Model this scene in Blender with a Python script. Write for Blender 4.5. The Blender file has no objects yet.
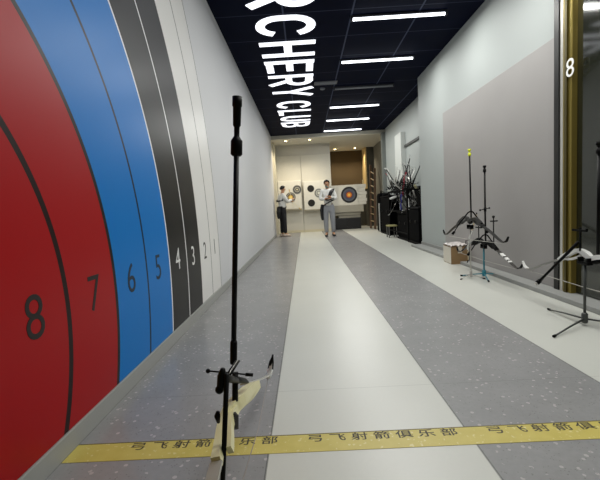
import bpy, bmesh, math, random
from mathutils import Vector, Matrix
random.seed(7)
S = bpy.context.scene
COL = S.collection
PI = math.pi

# ---------------------------------------------------------------- camera
H = 0.95
F = 378.1
PITCH, ROLL, YAW = .0850552, -.0561752, -.01646851
def cam_axes():
    cy, sy, cp, sp = math.cos(YAW), math.sin(YAW), math.cos(PITCH), math.sin(PITCH)
    f = Vector((sy*cp, cy*cp, -sp)); r = Vector((cy, -sy, 0)); u = r.cross(f)
    cr, sr = math.cos(ROLL), math.sin(ROLL)
    return cr*r + sr*u, -sr*r + cr*u, f
CR, CU, CF = cam_axes()
cd = bpy.data.cameras.new('camera'); cam = bpy.data.objects.new('camera', cd); COL.objects.link(cam)
cd.sensor_width = 36; cd.lens = F/600*36; cd.clip_start = 0.02; cd.clip_end = 100
mw = Matrix.Identity(4)
for i in range(3):
    mw[i][0] = CR[i]; mw[i][1] = CU[i]; mw[i][2] = -CF[i]
mw[2][3] = H
cam.matrix_world = mw
S.camera = cam

# ---------------------------------------------------------------- world, exposure
S.view_settings.view_transform = 'Standard'; S.view_settings.look = 'None'
S.view_settings.gamma = 1; S.view_settings.use_curve_mapping = False
S.view_settings.exposure = 0.38
w = bpy.data.worlds.new('world'); S.world = w; w.use_nodes = True
w.node_tree.nodes['Background'].inputs[0].default_value = (.85, .87, .85, 1)
w.node_tree.nodes['Background'].inputs[1].default_value = .05
TUBE_W = 25.0        # power of one ceiling tube
SPOT_W = 17.0        # power of one warm downlight

# ---------------------------------------------------------------- helpers: measuring
def ray(x, y): return CR*((x-299.5)/F) + CU*((240-y)/F) + CF
def at(x, y, Y): d = ray(x, y); return d*(Y/d.y) + Vector((0, 0, H))
def atz(x, y, z=0): d = ray(x, y); return d*((z-H)/d.z) + Vector((0, 0, H))
def atx(x, y, X): d = ray(x, y); return d*(X/d.x) + Vector((0, 0, H))

def lin(c):
    if isinstance(c, str): c = [int(c[i:i+2], 16)/255 for i in (0, 2, 4)]
    return tuple([(v/12.92 if v <= .04045 else ((v+.055)/1.055)**2.4) for v in c]) + (1,)

# ---------------------------------------------------------------- helpers: materials
MATS = {}
def mat(name, col, rough=.5, metal=0, spec=.5, emit=0, noise=0, nscale=20, bump=0, coat=0, emitcol=None, alpha=1, trans=0):
    if name in MATS: return MATS[name]
    m = bpy.data.materials.new(name); m.use_nodes = True; nt = m.node_tree
    b = nt.nodes['Principled BSDF']; c = lin(col)
    b.inputs['Base Color'].default_value = c; b.inputs['Roughness'].default_value = rough
    b.inputs['Metallic'].default_value = metal; b.inputs['Specular IOR Level'].default_value = spec
    b.inputs['Coat Weight'].default_value = coat; b.inputs['Transmission Weight'].default_value = trans
    if emit:
        b.inputs['Emission Color'].default_value = lin(emitcol or col); b.inputs['Emission Strength'].default_value = emit
    tc = nt.nodes.new('ShaderNodeTexCoord')
    n = nt.nodes.new('ShaderNodeTexNoise'); n.inputs['Scale'].default_value = nscale; n.inputs['Detail'].default_value = 4
    nt.links.new(tc.outputs['Object'], n.inputs['Vector'])
    amt = noise or .03
    mx = nt.nodes.new('ShaderNodeMix'); mx.data_type = 'RGBA'
    mx.inputs[6].default_value = tuple(v*(1-amt) for v in c[:3]) + (1,)
    mx.inputs[7].default_value = tuple(min(1, v*(1+amt)) for v in c[:3]) + (1,)
    nt.links.new(n.outputs['Fac'], mx.inputs[0]); nt.links.new(mx.outputs[2], b.inputs['Base Color'])
    if bump:
        bp = nt.nodes.new('ShaderNodeBump'); bp.inputs['Strength'].default_value = bump; bp.inputs['Distance'].default_value = .01
        nt.links.new(n.outputs['Fac'], bp.inputs['Height']); nt.links.new(bp.outputs[0], b.inputs['Normal'])
    MATS[name] = m
    return m

class NT:
    """tiny node-building aid"""
    def __init__(s, name):
        s.m = bpy.data.materials.new(name); s.m.use_nodes = True; s.t = s.m.node_tree
        s.b = s.t.nodes['Principled BSDF']; MATS[name] = s.m
        s.tc = s.t.nodes.new('ShaderNodeTexCoord')
        sp = s.t.nodes.new('ShaderNodeSeparateXYZ'); s.t.links.new(s.tc.outputs['Object'], sp.inputs[0])
        s.x, s.y, s.z = sp.outputs
    def math(s, op, a, b=None, c=None):
        n = s.t.nodes.new('ShaderNodeMath'); n.operation = op
        for i, v in enumerate((a, b, c)):
            if v is None: continue
            if isinstance(v, (int, float)): n.inputs[i].default_value = v
            else: s.t.links.new(v, n.inputs[i])
        return n.outputs[0]
    def between(s, v, a, b): return s.math('MULTIPLY', s.math('GREATER_THAN', v, a), s.math('LESS_THAN', v, b))
    def mix(s, f, a, b):
        n = s.t.nodes.new('ShaderNodeMix'); n.data_type = 'RGBA'
        for i, v in ((0, f), (6, a), (7, b)):
            if isinstance(v, (int, float, tuple)): n.inputs[i].default_value = v
            else: s.t.links.new(v, n.inputs[i])
        return n.outputs[2]
    def noise(s, sc, detail=3, vec=None):
        n = s.t.nodes.new('ShaderNodeTexNoise'); n.inputs['Scale'].default_value = sc; n.inputs['Detail'].default_value = detail
        s.t.links.new(vec or s.tc.outputs['Object'], n.inputs['Vector']); return n.outputs['Fac']
    def voro(s, sc):
        n = s.t.nodes.new('ShaderNodeTexVoronoi'); n.inputs['Scale'].default_value = sc
        s.t.links.new(s.tc.outputs['Object'], n.inputs['Vector']); return n.outputs['Distance'], n.outputs['Color']
    def line(s, v, pos, period, wd):
        q = s.math('PINGPONG', s.math('SUBTRACT', v, pos), period/2) if period else s.math('ABSOLUTE', s.math('SUBTRACT', v, pos))
        return s.math('LESS_THAN', q, wd)
    def out(s, col, rough=None):
        if isinstance(col, tuple): s.b.inputs['Base Color'].default_value = col
        else: s.t.links.new(col, s.b.inputs['Base Color'])
        if rough is not None:
            if isinstance(rough, (int, float)): s.b.inputs['Roughness'].default_value = rough
            else: s.t.links.new(rough, s.b.inputs['Roughness'])
        return s.m

# ---------------------------------------------------------------- helpers: meshes
def obj(name, bm, m, parent=None, smooth=False):
    me = bpy.data.meshes.new(name)
    bmesh.ops.recalc_face_normals(bm, faces=bm.faces[:])
    bm.to_mesh(me); bm.free()
    for p in me.polygons: p.use_smooth = smooth
    if m: me.materials.append(m)
    o = bpy.data.objects.new(name, me); COL.objects.link(o)
    if parent: o.parent = parent
    return o
def shade(o, ang=40):
    me = o.data
    for p in me.polygons: p.use_smooth = True
    try: me.set_sharp_from_angle(angle=math.radians(ang))
    except Exception: pass
    return o
def tag(o, label, cat, group=None, kind=None):
    o['label'] = label; o['category'] = cat
    if group: o['group'] = group
    if kind: o['kind'] = kind
    return o
def thing(name, label, cat, loc=(0, 0, 0), rotz=0, group=None):
    o = bpy.data.objects.new(name, None); COL.objects.link(o); o.location = loc; o.rotation_euler = (0, 0, rotz)
    return tag(o, label, cat, group)
def struct(name, bm, m, parent=None):
    o = obj(name, bm, m, parent)
    o['kind'] = 'structure'
    return o
def plabel(o, s): o['label'] = s; return o

def box(bm, x0, x1, y0, y1, z0, z1, bev=0, M=None):
    r = bmesh.ops.create_cube(bm, size=1); vs = r['verts']
    for v in vs: v.co = Vector(((x0+x1)/2+v.co.x*(x1-x0), (y0+y1)/2+v.co.y*(y1-y0), (z0+z1)/2+v.co.z*(z1-z0)))
    if bev:
        es = list({e for v in vs for e in v.link_edges})
        r = bmesh.ops.bevel(bm, geom=es, offset=bev, segments=2, affect='EDGES', profile=.5)
        vs = list({v for f in r['faces'] for v in f.verts} | {v for v in vs if v.is_valid})
    if M is not None:
        for v in vs: v.co = M @ v.co
    return bm
def B(*a, **k): return box(bmesh.new(), *a, **k)

def smoothpath(pts, n=6):
    P = [Vector(p) for p in pts]; out = []
    for i in range(len(P)-1):
        p0, p1, p2, p3 = P[max(i-1, 0)], P[i], P[i+1], P[min(i+2, len(P)-1)]
        for k in range(n):
            t = k/n
            out.append(.5*((2*p1)+(p2-p0)*t+(2*p0-5*p1+4*p2-p3)*t*t+(3*p1-p0-3*p2+p3)*t**3))
    out.append(P[-1]); return out
def lerp_list(vals, n):
    out = []
    for i in range(len(vals)-1):
        for k in range(n): out.append(vals[i]+(vals[i+1]-vals[i])*k/n)
    out.append(vals[-1]); return out
def tube(bm, pts, rad, seg=10, smooth=0, cap=True):
    P = [Vector(p) for p in pts]
    R = rad if isinstance(rad, (list, tuple)) else [rad]*len(P)
    if smooth: P = smoothpath(P, smooth); R = lerp_list(list(R), smooth)
    rings = []; ref = None
    for i, p in enumerate(P):
        d = (P[min(i+1, len(P)-1)]-P[max(i-1, 0)]);
        if d.length < 1e-9: d = Vector((0, 0, 1))
        d.normalize()
        if ref is None: ref = Vector((1, 0, 0)) if abs(d.x) < .8 else Vector((0, 1, 0))
        u = (ref-d*ref.dot(d)).normalized(); v = d.cross(u); ref = u
        rings.append([bm.verts.new(p+(u*math.cos(2*PI*k/seg)+v*math.sin(2*PI*k/seg))*R[i]) for k in range(seg)])
    for a, b in zip(rings, rings[1:]):
        for k in range(seg): bm.faces.new((a[k], a[(k+1) % seg], b[(k+1) % seg], b[k]))
    if cap: bm.faces.new(rings[0][::-1]); bm.faces.new(rings[-1])
    return bm
def ribbon(bm, pts, wd, th, side, smooth=6):
    """sweep of a rectangle: side = constant width direction, wd/th half sizes (lists)"""
    n = len(pts)
    W = wd if isinstance(wd, (list, tuple)) else [wd]*n
    T = th if isinstance(th, (list, tuple)) else [th]*n
    P = smoothpath(pts, smooth) if smooth else [Vector(p) for p in pts]
    if smooth: W = lerp_list(list(W), smooth); T = lerp_list(list(T), smooth)
    s = Vector(side).normalized(); rings = []
    for i, p in enumerate(P):
        d = (P[min(i+1, len(P)-1)]-P[max(i-1, 0)]).normalized(); t = d.cross(s).normalized()
        rings.append([bm.verts.new(p+s*a*W[i]+t*b*T[i]) for a, b in ((1, 1), (-1, 1), (-1, -1), (1, -1))])
    for a, b in zip(rings, rings[1:]):
        for k in range(4): bm.faces.new((a[k], a[(k+1) % 4], b[(k+1) % 4], b[k]))
    bm.faces.new(rings[0][::-1]); bm.faces.new(rings[-1])
    return bm
def lathe(bm, prof, c=(0, 0, 0), axis='Z', seg=20):
    c = Vector(c); rings = []
    for r, h in prof:
        ring = []
        for k in range(seg):
            a = 2*PI*k/seg; x, y = r*math.cos(a), r*math.sin(a)
            q = {'Z': (x, y, h), 'Y': (x, h, y), 'X': (h, x, y)}[axis]
            ring.append(bm.verts.new(c+Vector(q)))
        rings.append(ring)
    for a, b in zip(rings, rings[1:]):
        for k in range(seg): bm.faces.new((a[k], a[(k+1) % seg], b[(k+1) % seg], b[k]))
    bm.faces.new(rings[0][::-1]); bm.faces.new(rings[-1])
    return bm
def ball(bm, c, r, sc=(1, 1, 1), seg=16, M=None):
    res = bmesh.ops.create_uvsphere(bm, u_segments=seg, v_segments=max(6, seg//2), radius=1)
    for v in res['verts']:
        v.co = Vector((v.co.x*r*sc[0], v.co.y*r*sc[1], v.co.z*r*sc[2]))
        if M is not None: v.co = M @ v.co
        v.co += Vector(c)
    return bm
def skin(name, verts, edges, radii, m, parent, sub=2):
    me = bpy.data.meshes.new(name); me.from_pydata([Vector(v) for v in verts], edges, []); me.update()
    o = bpy.data.objects.new(name, me); COL.objects.link(o); me.materials.append(m)
    md = o.modifiers.new('Skin', 'SKIN'); md.use_smooth_shade = True
    if not me.skin_vertices: bpy.context.view_layer.objects.active = o
    sv = me.skin_vertices[0].data
    for i, r in enumerate(radii):
        sv[i].radius = (r, r) if isinstance(r, (int, float)) else r
        sv[i].use_root = (i == 0)
    s = o.modifiers.new('Sub', 'SUBSURF'); s.levels = sub; s.render_levels = sub
    dg = bpy.context.evaluated_depsgraph_get(); dg.update()
    me2 = bpy.data.meshes.new_from_object(o.evaluated_get(dg)); o.modifiers.clear(); o.data = me2
    if not me2.materials: me2.materials.append(m)
    for p in me2.polygons: p.use_smooth = True
    o.parent = parent
    return o
def textmesh(name, body, size, m, M, parent=None, extrude=.001, offset=0, sx=1, align='CENTER', resol=4, space=1):
    c = bpy.data.curves.new(name, 'FONT'); c.body = body; c.size = size; c.extrude = extrude; c.offset = offset
    c.align_x = align; c.align_y = 'CENTER'; c.resolution_u = resol; c.space_character = space
    t = bpy.data.objects.new(name, c); COL.objects.link(t)
    dg = bpy.context.evaluated_depsgraph_get(); dg.update()
    me = bpy.data.meshes.new_from_object(t.evaluated_get(dg))
    bpy.data.objects.remove(t); bpy.data.curves.remove(c)
    me.transform(M @ Matrix.Diagonal((sx, 1, 1, 1))); me.materials.clear(); me.materials.append(m)
    o = bpy.data.objects.new(name, me); COL.objects.link(o)
    if parent: o.parent = parent
    return o
def basis(o, x, y, z):
    m = Matrix.Identity(4)
    for i in range(3): m[i][0] = x[i]; m[i][1] = y[i]; m[i][2] = z[i]; m[i][3] = o[i]
    return m

# ================================================================ materials of the place
XL, XR, XF, ZC = -1.026, 2.45, 2.87, 3.45
white_wall = mat('white_wall', 'd0d1d3', rough=.55, noise=.015, nscale=2)
cream_wall = mat('cream_wall', 'b8b2a0', rough=.7, noise=.02, nscale=2)
grey_wall = mat('grey_wall', 'a3a9a7', rough=.6, noise=.02, nscale=2)
taupe_wall = mat('taupe_wall', '45443c', rough=.8)
brown_wall = mat('brown_wall', '48391f', rough=.85, noise=.04, nscale=3)

def floor_mat():
    n = NT('vinyl_floor')
    d, c = n.voro(28)
    speck = n.math('MULTIPLY', n.math('LESS_THAN', d, .22), n.math('GREATER_THAN', n.noise(9), .5))
    d2, _ = n.voro(75)
    speck2 = n.math('MULTIPLY', n.math('LESS_THAN', d2, .2), n.math('GREATER_THAN', n.noise(23), .5))
    base = n.mix(n.noise(3.5, 6), lin('858585'), lin('9f9f9e'))
    base = n.mix(n.math('MULTIPLY', n.noise(45, 2), .5), base, lin('7a7a7b'))
    g = n.mix(n.math('MULTIPLY', speck, .75), base, lin('b8b3b2'))
    g = n.mix(n.math('MULTIPLY', speck2, .6), g, lin('666664'))
    wv = n.mix(n.noise(2, 5), lin('c4c5bd'), lin('cecfc7'))
    wv = n.mix(n.math('MULTIPLY', n.noise(60, 2), .25), wv, lin('b9bab4'))
    s = n.math('ADD', n.between(n.x, -.193, .616), n.between(n.x, 1.42, 3.4))
    col = n.mix(s, g, wv)
    seam = None
    for p in (-.193, .616, 1.42):
        l = n.line(n.x, p, 0, .0035)
        seam = l if seam is None else n.math('MAXIMUM', seam, l)
    seam = n.math('MAXIMUM', seam, n.math('MULTIPLY', n.line(n.y, 1.9, 3.05, .0025), .3))
    col = n.mix(n.math('MULTIPLY', seam, .75), col, lin('50524f'))
    return n.out(col, n.math('ADD', n.math('MULTIPLY', s, .06), .27))
def ceil_mat():
    n = NT('ceiling_tiles')
    col = n.mix(n.noise(3), lin('070b1c'), lin('0a1026'))
    g = n.math('MAXIMUM', n.math('MULTIPLY', n.line(n.y, 6.6, .75, .008), .55), n.line(n.x, .76, .9, .011))
    col = n.mix(g, col, lin('454b60'))
    n.b.inputs['Specular IOR Level'].default_value = .04
    return n.out(col, .7)

# ================================================================ the shell
struct('floor', B(-1.4, 4.2, -4, 17.4, -.2, 0), floor_mat())
struct('ceiling', B(-1.4, 4.2, -4, 13.25, ZC, ZC+.15), ceil_mat())
bm = B(-1.4, 4.2, 13.25, 17.4, 3.33, ZC+.15)
struct('trim_1', bm, mat('soffit', 'c9c5b8', rough=.7))
struct('wall_left', B(-1.4, XL, -4, 13.25, 0, ZC), white_wall)
struct('wall_left_rear', B(-1.4, XL, 13.25, 17.4, 0, 3.33), cream_wall)
struct('trim_2', B(XL, XL+.05, 13.9, 14.6, 0, 3.33), mat('pale_jamb', 'cfcab6', rough=.5))
struct('wall_rear', B(-1.4, 4.2, -4.2, -4, 0, ZC), white_wall)
struct('wall_right', B(XR, 4.2, 3.60, 8.0, 0, ZC), grey_wall)
struct('wall_right_near', B(XR, 4.2, -4, 2.2, 0, ZC), grey_wall)
struct('wall_right_lintel', B(XR, 4.2, 2.2, 3.60, 3.3, ZC), grey_wall)
struct('wall_right_far', B(XF, 4.2, 8.0, 13.1, 0, ZC), grey_wall)
struct('trim_3', B(2.745, 4.2, 13.1, 13.3, 0, ZC-.115), mat('column_grey', '6f736f', rough=.7))
struct('wall_right_bay', B(3.03, 4.2, 13.3, 17.4, 0, 3.33), mat('bay_grey', '6f6d64', rough=.8))
struct('wall_back', B(XL, 1.08, 14.62, 17.4, 0, 3.33), mat('header_grey', 'b9b6ad', rough=.7))
struct('wall_back_bay', B(1.08, 3.03, 17.0, 17.4, 0, 3.33), brown_wall)
struct('wall_back_nib', B(2.72, 3.03, 16.2, 17.0, 0, 3.33), taupe_wall)
struct('trim_4', B(2.66, 2.72, 16.18, 17.0, 1.6, 3.33), mat('lit_edge', 'd2b57c', rough=.5))  # yellow light on this edge is put into its colour
struct('bay_dark_panel', B(1.08, 2.72, 16.85, 17.0, 0, 1.72), taupe_wall)  # added dark panel, covers the lit lower part of the brown wall
bb_m = mat('baseboard_grey', '9fa09c', rough=.45)
struct('baseboard_left', B(XL, XL+.014, -4, 13.25, 0, .085, bev=.003), bb_m)
kerb_m = mat('kerb_grey', '90918e', rough=.6, noise=.08, nscale=8)
bm = B(2.215, XR, -4, 5.47, 0, .045, bev=.006); box(bm, 2.215, XR, 5.86, 8.0, 0, .045, bev=.006); box(bm, 2.365, XR, 5.47, 5.86, 0, .0449); box(bm, 2.43, XR, 6.45, 8.0, .045, .1)
struct('baseboard_right', bm, kerb_m)
struct('baseboard_far', B(XF-.02, XF, 8.0, 13.1, 0, .1), bb_m)
# pillar box and dark conduit on the far right wall
struct('trim_5', B(2.75, XF, 10.64, 11.35, .0, 2.87), mat('pillar_grey', 'c6cac6', rough=.6))
tag(obj('wall_rail', B(XF-.04, XF, 8.0, 10.62, 2.44, 2.50), mat('dark_rail', '2a2c2b', rough=.5)),
    'thin dark horizontal rail on the far right wall above the bow rack', 'rail')
# glazed door at the right edge
dr = struct('door_1', B(2.40, 2.42, 2.3, 3.41, .05, 3.3), mat('dark_glass', '23251c', rough=.08, spec=.8))
struct('jamb', B(2.34, XR, 3.53, 3.598, .045, 3.3, bev=.004), mat('black_frame', '1b1a19', rough=.35, metal=.3), dr)
struct('silver_trim', B(2.35, XR, 3.49, 3.528, .045, 3.3, bev=.004), mat('pale_metal', 'c9c7c0', rough=.3, metal=.5), dr)
struct('gold_trim', B(2.35, XR, 3.38, 3.488, .045, 3.3, bev=.006), mat('gold_metal', '8a7a3c', rough=.35, metal=.6), dr)
struct('gold_bead', B(2.335, 2.35, 3.42, 3.45, .045, 3.3), mat('dark_gold', '4b4216', rough=.4, metal=.5), dr)
struct('near_jamb', B(2.34, XR, 2.2, 2.3, .045, 3.3), MATS['black_frame'], dr)
c = atx(566.5, 70, 2.33)
textmesh('door_mark', '8', .22, mat('white_mark', 'f2f2ee', rough=.5), basis((2.333, 3.375, c.z), (0, -1, 0), (0, 0, 1), (-1, 0, 0)), dr)

# big grey board on the right wall
def board_mat():
    n = NT('grey_board')
    col = n.mix(n.noise(1.5, 5), lin('918e8c'), lin('9b9896'))
    g = n.line(n.y, 3.69, 1.4, .0025)
    col = n.mix(n.math('MULTIPLY', g, .12), col, lin('6b6967'))
    return n.out(col, .55)
tag(obj('wall_board', B(2.37, XR, 3.60, 6.45, .045, 2.375, bev=.004), board_mat()),
    'big flat grey board fixed on the right wall behind the bow stands', 'wall board')

# ================================================================ giant target mural on the left wall
YC, ZR, WR = .344, .567, .4052
def mural_mat():
    n = NT('mural')
    r = n.math('DIVIDE', n.math('SQRT', n.math('ADD', n.math('POWER', n.math('SUBTRACT', n.y, YC), 2), n.math('POWER', n.math('SUBTRACT', n.z, ZR), 2))), WR)
    cols = [(0, 'e0c02a'), (2, 'a30a10'), (4, '0074c4'), (6, '1c1c1c'), (8, 'e3e2df')]
    c = lin(cols[0][1])
    for k, h in cols[1:]: c = n.mix(n.math('GREATER_THAN', r, k), c, lin(h))
    for k, h, wd in ((1, '14110f', .03), (2, '14110f', .03), (3, '1c0d0b', .036), (4, '14110f', .032), (5, '0a1c2c', .025), (6, 'e8e8e8', .022), (7, 'e8e8e8', .022), (9, '4a4a48', .018), (9.98, '4a4a48', .018)):
        c = n.mix(n.line(r, k, 0, wd), c, lin(h))
    n.b.inputs['Specular IOR Level'].default_value = .22
    return n.out(c, .36)
bm = bmesh.new(); R = 10*WR; z0, z1 = .087, ZC-.005
a0 = math.asin((z0-ZR)/R); a1 = math.asin((z1-ZR)/R); prof = []
for k in range(33): a = a0+(a1-a0)*k/32; prof.append((YC+R*math.cos(a), ZR+R*math.sin(a)))
for k in range(33): a = a1+(a0-a1)*k/32; prof.append((max(-3.98, YC-R*math.cos(a)), ZR+R*math.sin(a)))
f0 = [bm.verts.new((XL+.0005, y, z)) for y, z in prof]; f1 = [bm.verts.new((XL+.004, y, z)) for y, z in prof]
bm.faces.new(f0[::-1]); bm.faces.new(f1)
for i in range(len(prof)): j = (i+1) % len(prof); bm.faces.new((f0[i], f0[j], f1[j], f1[i]))
mural = thing('target_mural', 'giant archery target face with numbered coloured rings covering the left wall', 'mural', (XL, YC, 0))
mo = obj('target_rings', bm, mural_mat()); mo.parent = mural; mo.matrix_parent_inverse = Matrix.Translation((-XL, -YC, 0))
for k in range(1, 9):
    col = {8: '17100e', 7: '17100e', 6: '0b2033', 5: '0b2033', 4: 'e6e6e4', 3: 'e6e6e4', 2: '3c3c3a', 1: '3c3c3a'}[k]
    yy = YC+(10.5-k)*WR+{8: .006, 7: 0}.get(k, -.02)
    o = textmesh('ring_number', str(k), .245, mat('digit_'+col, col, rough=.5), basis((XL+.0045, yy, ZR+(.025 if k > 3 else 0)), (0, 1, 0), (0, 0, 1), (1, 0, 0)), None, extrude=.0008, sx=.92, offset=-.001)
    o.parent = mural; o.matrix_parent_inverse = Matrix.Translation((-XL, -YC, 0))
    plabel(o, 'number %d on its ring' % k)

# ================================================================ ceiling: tubes, letters, vent, detector
tube_on = mat('tube_lit', 'ffffff', emit=3.2, emitcol='f4f8ff')
tube_off = mat('tube_unlit', '8d9096', rough=.4)
hous = mat('tube_housing', '2a2c33', rough=.5)
def ceiling_tube(Y, lit, label):
    t = thing('ceiling_light', label, 'ceiling light', (1.39, Y, ZC), 0, 'ceiling tube lights')
    obj('housing', B(-.64, .64, -.03, .03, -.03, -.001, bev=.006), hous, t)
    bm = bmesh.new(); tube(bm, [(-.615, 0, -.045), (.615, 0, -.045)], .019, 12)
    obj('lamp_tube', bm, tube_on if lit else tube_off, t, True)
    for s in (-1, 1): obj('end_cap', B(s*.625-.014, s*.625+.014, -.026, .026, -.066, -.025, bev=.004), hous, t)
    if lit:
        L = bpy.data.lights.new('tube_glow', 'AREA'); L.shape = 'RECTANGLE'; L.size = 1.23; L.size_y = .06; L.energy = TUBE_W; L.color = (1, 1, .96)
        lo = bpy.data.objects.new('tube_glow', L); COL.objects.link(lo); lo.parent = t; lo.location = (0, 0, -.075)
for Y, lit, lb in ((6.78, 1, 'large lit ceiling tube nearest the camera beside the letters E and R'),
                   (8.26, 0, 'unlit grey ceiling tube between two lit tubes, beside the ceiling lettering'),
                   (9.76, 1, 'lit ceiling tube just beyond the unlit tube'),
                   (11.2, 1, 'lit ceiling tube, second from the far end of the dark ceiling'),
                   (12.7, 1, 'lit ceiling tube farthest away, near the pale soffit edge'),
                   (5.28, 1, 'lit ceiling tube nearest the camera at the top edge of the picture'),
                   (3.78, 1, 'lit ceiling tube overhead at mid hall'), (2.28, 1, 'lit ceiling tube overhead near the bow stands'),
                   (.78, 1, 'lit ceiling tube directly over the shooting line')):
    ceiling_tube(Y, lit, lb if Y != 6.78 else 'large lit ceiling tube beside the letters E and R of the ceiling sign')

# letters: strokes on a unit cell (u = reading direction 0..1, v = cap height 0..1)
def arc(cx, cy, rx, ry, a, b, n=12): return [(cx+rx*math.cos(math.radians(a+(b-a)*k/n)), cy+ry*math.sin(math.radians(a+(b-a)*k/n))) for k in range(n+1)]
GL = {
 'A': [[(.1, 0), (.5, .98), (.9, 0)], [(.22, .28), (.78, .28)]],
 'R': [[(.12, 0), (.12, 1)], [(.1, .91), (.55, .91)]+arc(.55, .68, .3, .23, 90, -90)+[(.1, .45)], [(.5, .45), (.88, 0)]],
 'C': [arc(.5, .6, .37, .31, 20, 180)+arc(.5, .4, .37, .31, 180, 340)],
 'H': [[(.13, 0), (.13, 1)], [(.87, 0), (.87, 1)], [(.13, .5), (.87, .5)]],
 'E': [[(.13, 0), (.13, 1)], [(.13, .91), (.95, .91)], [(.13, .5), (.85, .5)], [(.13, .09), (.95, .09)]],
 'Y': [[(.08, 1), (.5, .45)], [(.92, 1), (.5, .45)], [(.5, .5), (.5, 0)]],
 'L': [[(.15, 0), (.15, 1)], [(.15, .09), (.95, .09)]],
 'U': [[(.13, 1), (.13, .4)]+arc(.5, .4, .37, .31, 180, 360)+[(.87, .4), (.87, 1)]],
 'B': [[(.13, 0), (.13, 1)], [(.1, .91), (.5, .91)]+arc(.52, .71, .3, .2, 90, -90)+[(.1, .51)], [(.1, .51), (.5, .51)]+arc(.54, .3, .33, .21, 90, -90)+[(.1, .09)]],
}
sign = thing('ceiling_sign', 'glowing white ARCHERY CLUB lettering on the dark ceiling', 'sign', (-.13, 8, ZC))
let_m = mat('lit_letter', 'ffffff', emit=1.05, emitcol='f2f5ff')
def letter(ch, y0, y1, wst):
    x0, x1 = -.553, .305; bm = bmesh.new(); dz = 0
    for st in GL[ch]:
        P = [Vector((x0+(x1-x0)*v, y0+(y1-y0)*u, 0)) for u, v in st]
        n = len(P); L = []; Rr = []
        for i in range(n):
            a = (P[i]-P[i-1]).normalized() if i else (P[1]-P[0]).normalized()
            b = (P[i+1]-P[i]).normalized() if i < n-1 else a
            na = Vector((-a.y, a.x, 0)); nb = Vector((-b.y, b.x, 0)); m = (na+nb)
            m = m/max(m.length_squared/2, .8) if m.length > 1e-6 else na
            L.append(P[i]+m*wst/2); Rr.append(P[i]-m*wst/2)
        zt, zb = ZC-.001, ZC-.010-dz; dz += .0007
        vt = [[bm.verts.new((p.x-(-.13), p.y-8, z-ZC)) for p in side] for side in (L, Rr) for z in (zt, zb)]
        Lt, Lb, Rt, Rb = vt
        for i in range(n-1):
            for q in ((Lb[i], Lb[i+1], Rb[i+1], Rb[i]), (Lt[i], Lt[i+1], Rt[i+1], Rt[i]), (Lt[i], Lt[i+1], Lb[i+1], Lb[i]), (Rt[i], Rt[i+1], Rb[i+1], Rb[i])):
                bm.faces.new(q)
        bm.faces.new((Lt[0], Lb[0], Rb[0], Rt[0])); bm.faces.new((Lt[-1], Lb[-1], Rb[-1], Rt[-1]))
    o = obj('letter', bm, let_m, sign); plabel(o, 'letter ' + ch)
for ch, a, b in (('A', 3.62, 4.2), ('R', 4.36, 4.96), ('C', 5.12, 5.74), ('H', 5.90, 6.49), ('E', 6.65, 7.22), ('R', 7.34, 8.0), ('Y', 8.09, 8.72),
                 ('C', 9.10, 9.75), ('L', 9.90, 10.44), ('U', 10.56, 11.16), ('B', 11.28, 11.95)):
    letter(ch, a, b, .125)
v = thing('ceiling_vent', 'thin grey air vent on the dark ceiling beside the letter R', 'vent', (.57, 7.92, ZC))
bm = bmesh.new(); box(bm, -.23, .23, -.09, .09, -.02, -.001, bev=.004); obj('vent_frame', bm, mat('vent_grey', '5b5e66', rough=.5), v)
bm = bmesh.new()
for k in range(4): box(bm, -.2, .2, -.07+k*.04, -.05+k*.04, -.026, -.018)
obj('slats', bm, mat('vent_slat', '777b84', rough=.5), v)
c = atz(322, 88, ZC)
d = thing('smoke_detector', 'small round dark detector on the ceiling beside the letter Y', 'detector', (c.x, c.y, ZC))
bm = bmesh.new(); lathe(bm, [(.055, -.001), (.055, -.02), (.04, -.035), (.02, -.04)]); obj('dome', bm, mat('detector_grey', '6a6e78', rough=.5), d, True)

# warm downlights of the soffit
for (px, py, lb) in ((285, 140.7, 'leftmost warm downlight in the soffit over the person in black trousers'), (309, 139.3, 'warm downlight in the soffit over the black discs, second from left'),
                     (334.5, 149, 'warm downlight over the brown wall, left one of the two there'), (354.5, 147.8, 'warm downlight over the brown wall, right one of the two there')):
    c = atz(px, py, 3.33)
    if c.y > 16.4: c.y = 16.2
    t = thing('downlight', lb, 'downlight', (c.x, c.y, 3.33), 0, 'soffit downlights')
    bm = bmesh.new(); lathe(bm, [(.06, -.001), (.065, -.012), (.05, -.014)]); obj('rim', bm, mat('rim_cream', 'd8d2c0', rough=.4), t, True)
    bm = bmesh.new(); lathe(bm, [(.042, -.012), (.042, -.018)]); obj('bulb', bm, mat('warm_bulb', 'fff0c8', emit=14, emitcol='ffe2a0'), t)
    L = bpy.data.lights.new('downlight_glow', 'SPOT'); L.energy = SPOT_W*4; L.spot_size = 2.3; L.spot_blend = .8; L.color = (1, .88, .68); L.shadow_soft_size = .05
    lo = bpy.data.objects.new('downlight_glow', L); COL.objects.link(lo); lo.parent = t; lo.location = (0, 0, -.05)

# ================================================================ back wall boards and targets
foam = mat('foam_cream', 'c6c3b8', rough=.8, noise=.03, nscale=6)
def face_mat(name, cols, lines='20201f'):
    n = NT(name)
    r = n.math('SQRT', n.math('ADD', n.math('POWER', n.x, 2), n.math('POWER', n.z, 2)))
    c = lin(cols[0][1])
    for k, h in cols[1:]: c = n.mix(n.math('GREATER_THAN', r, k), c, lin(h))
    return n.out(c, .7)
def Zat(px, py, Y): return at(px, py, Y).z
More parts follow.
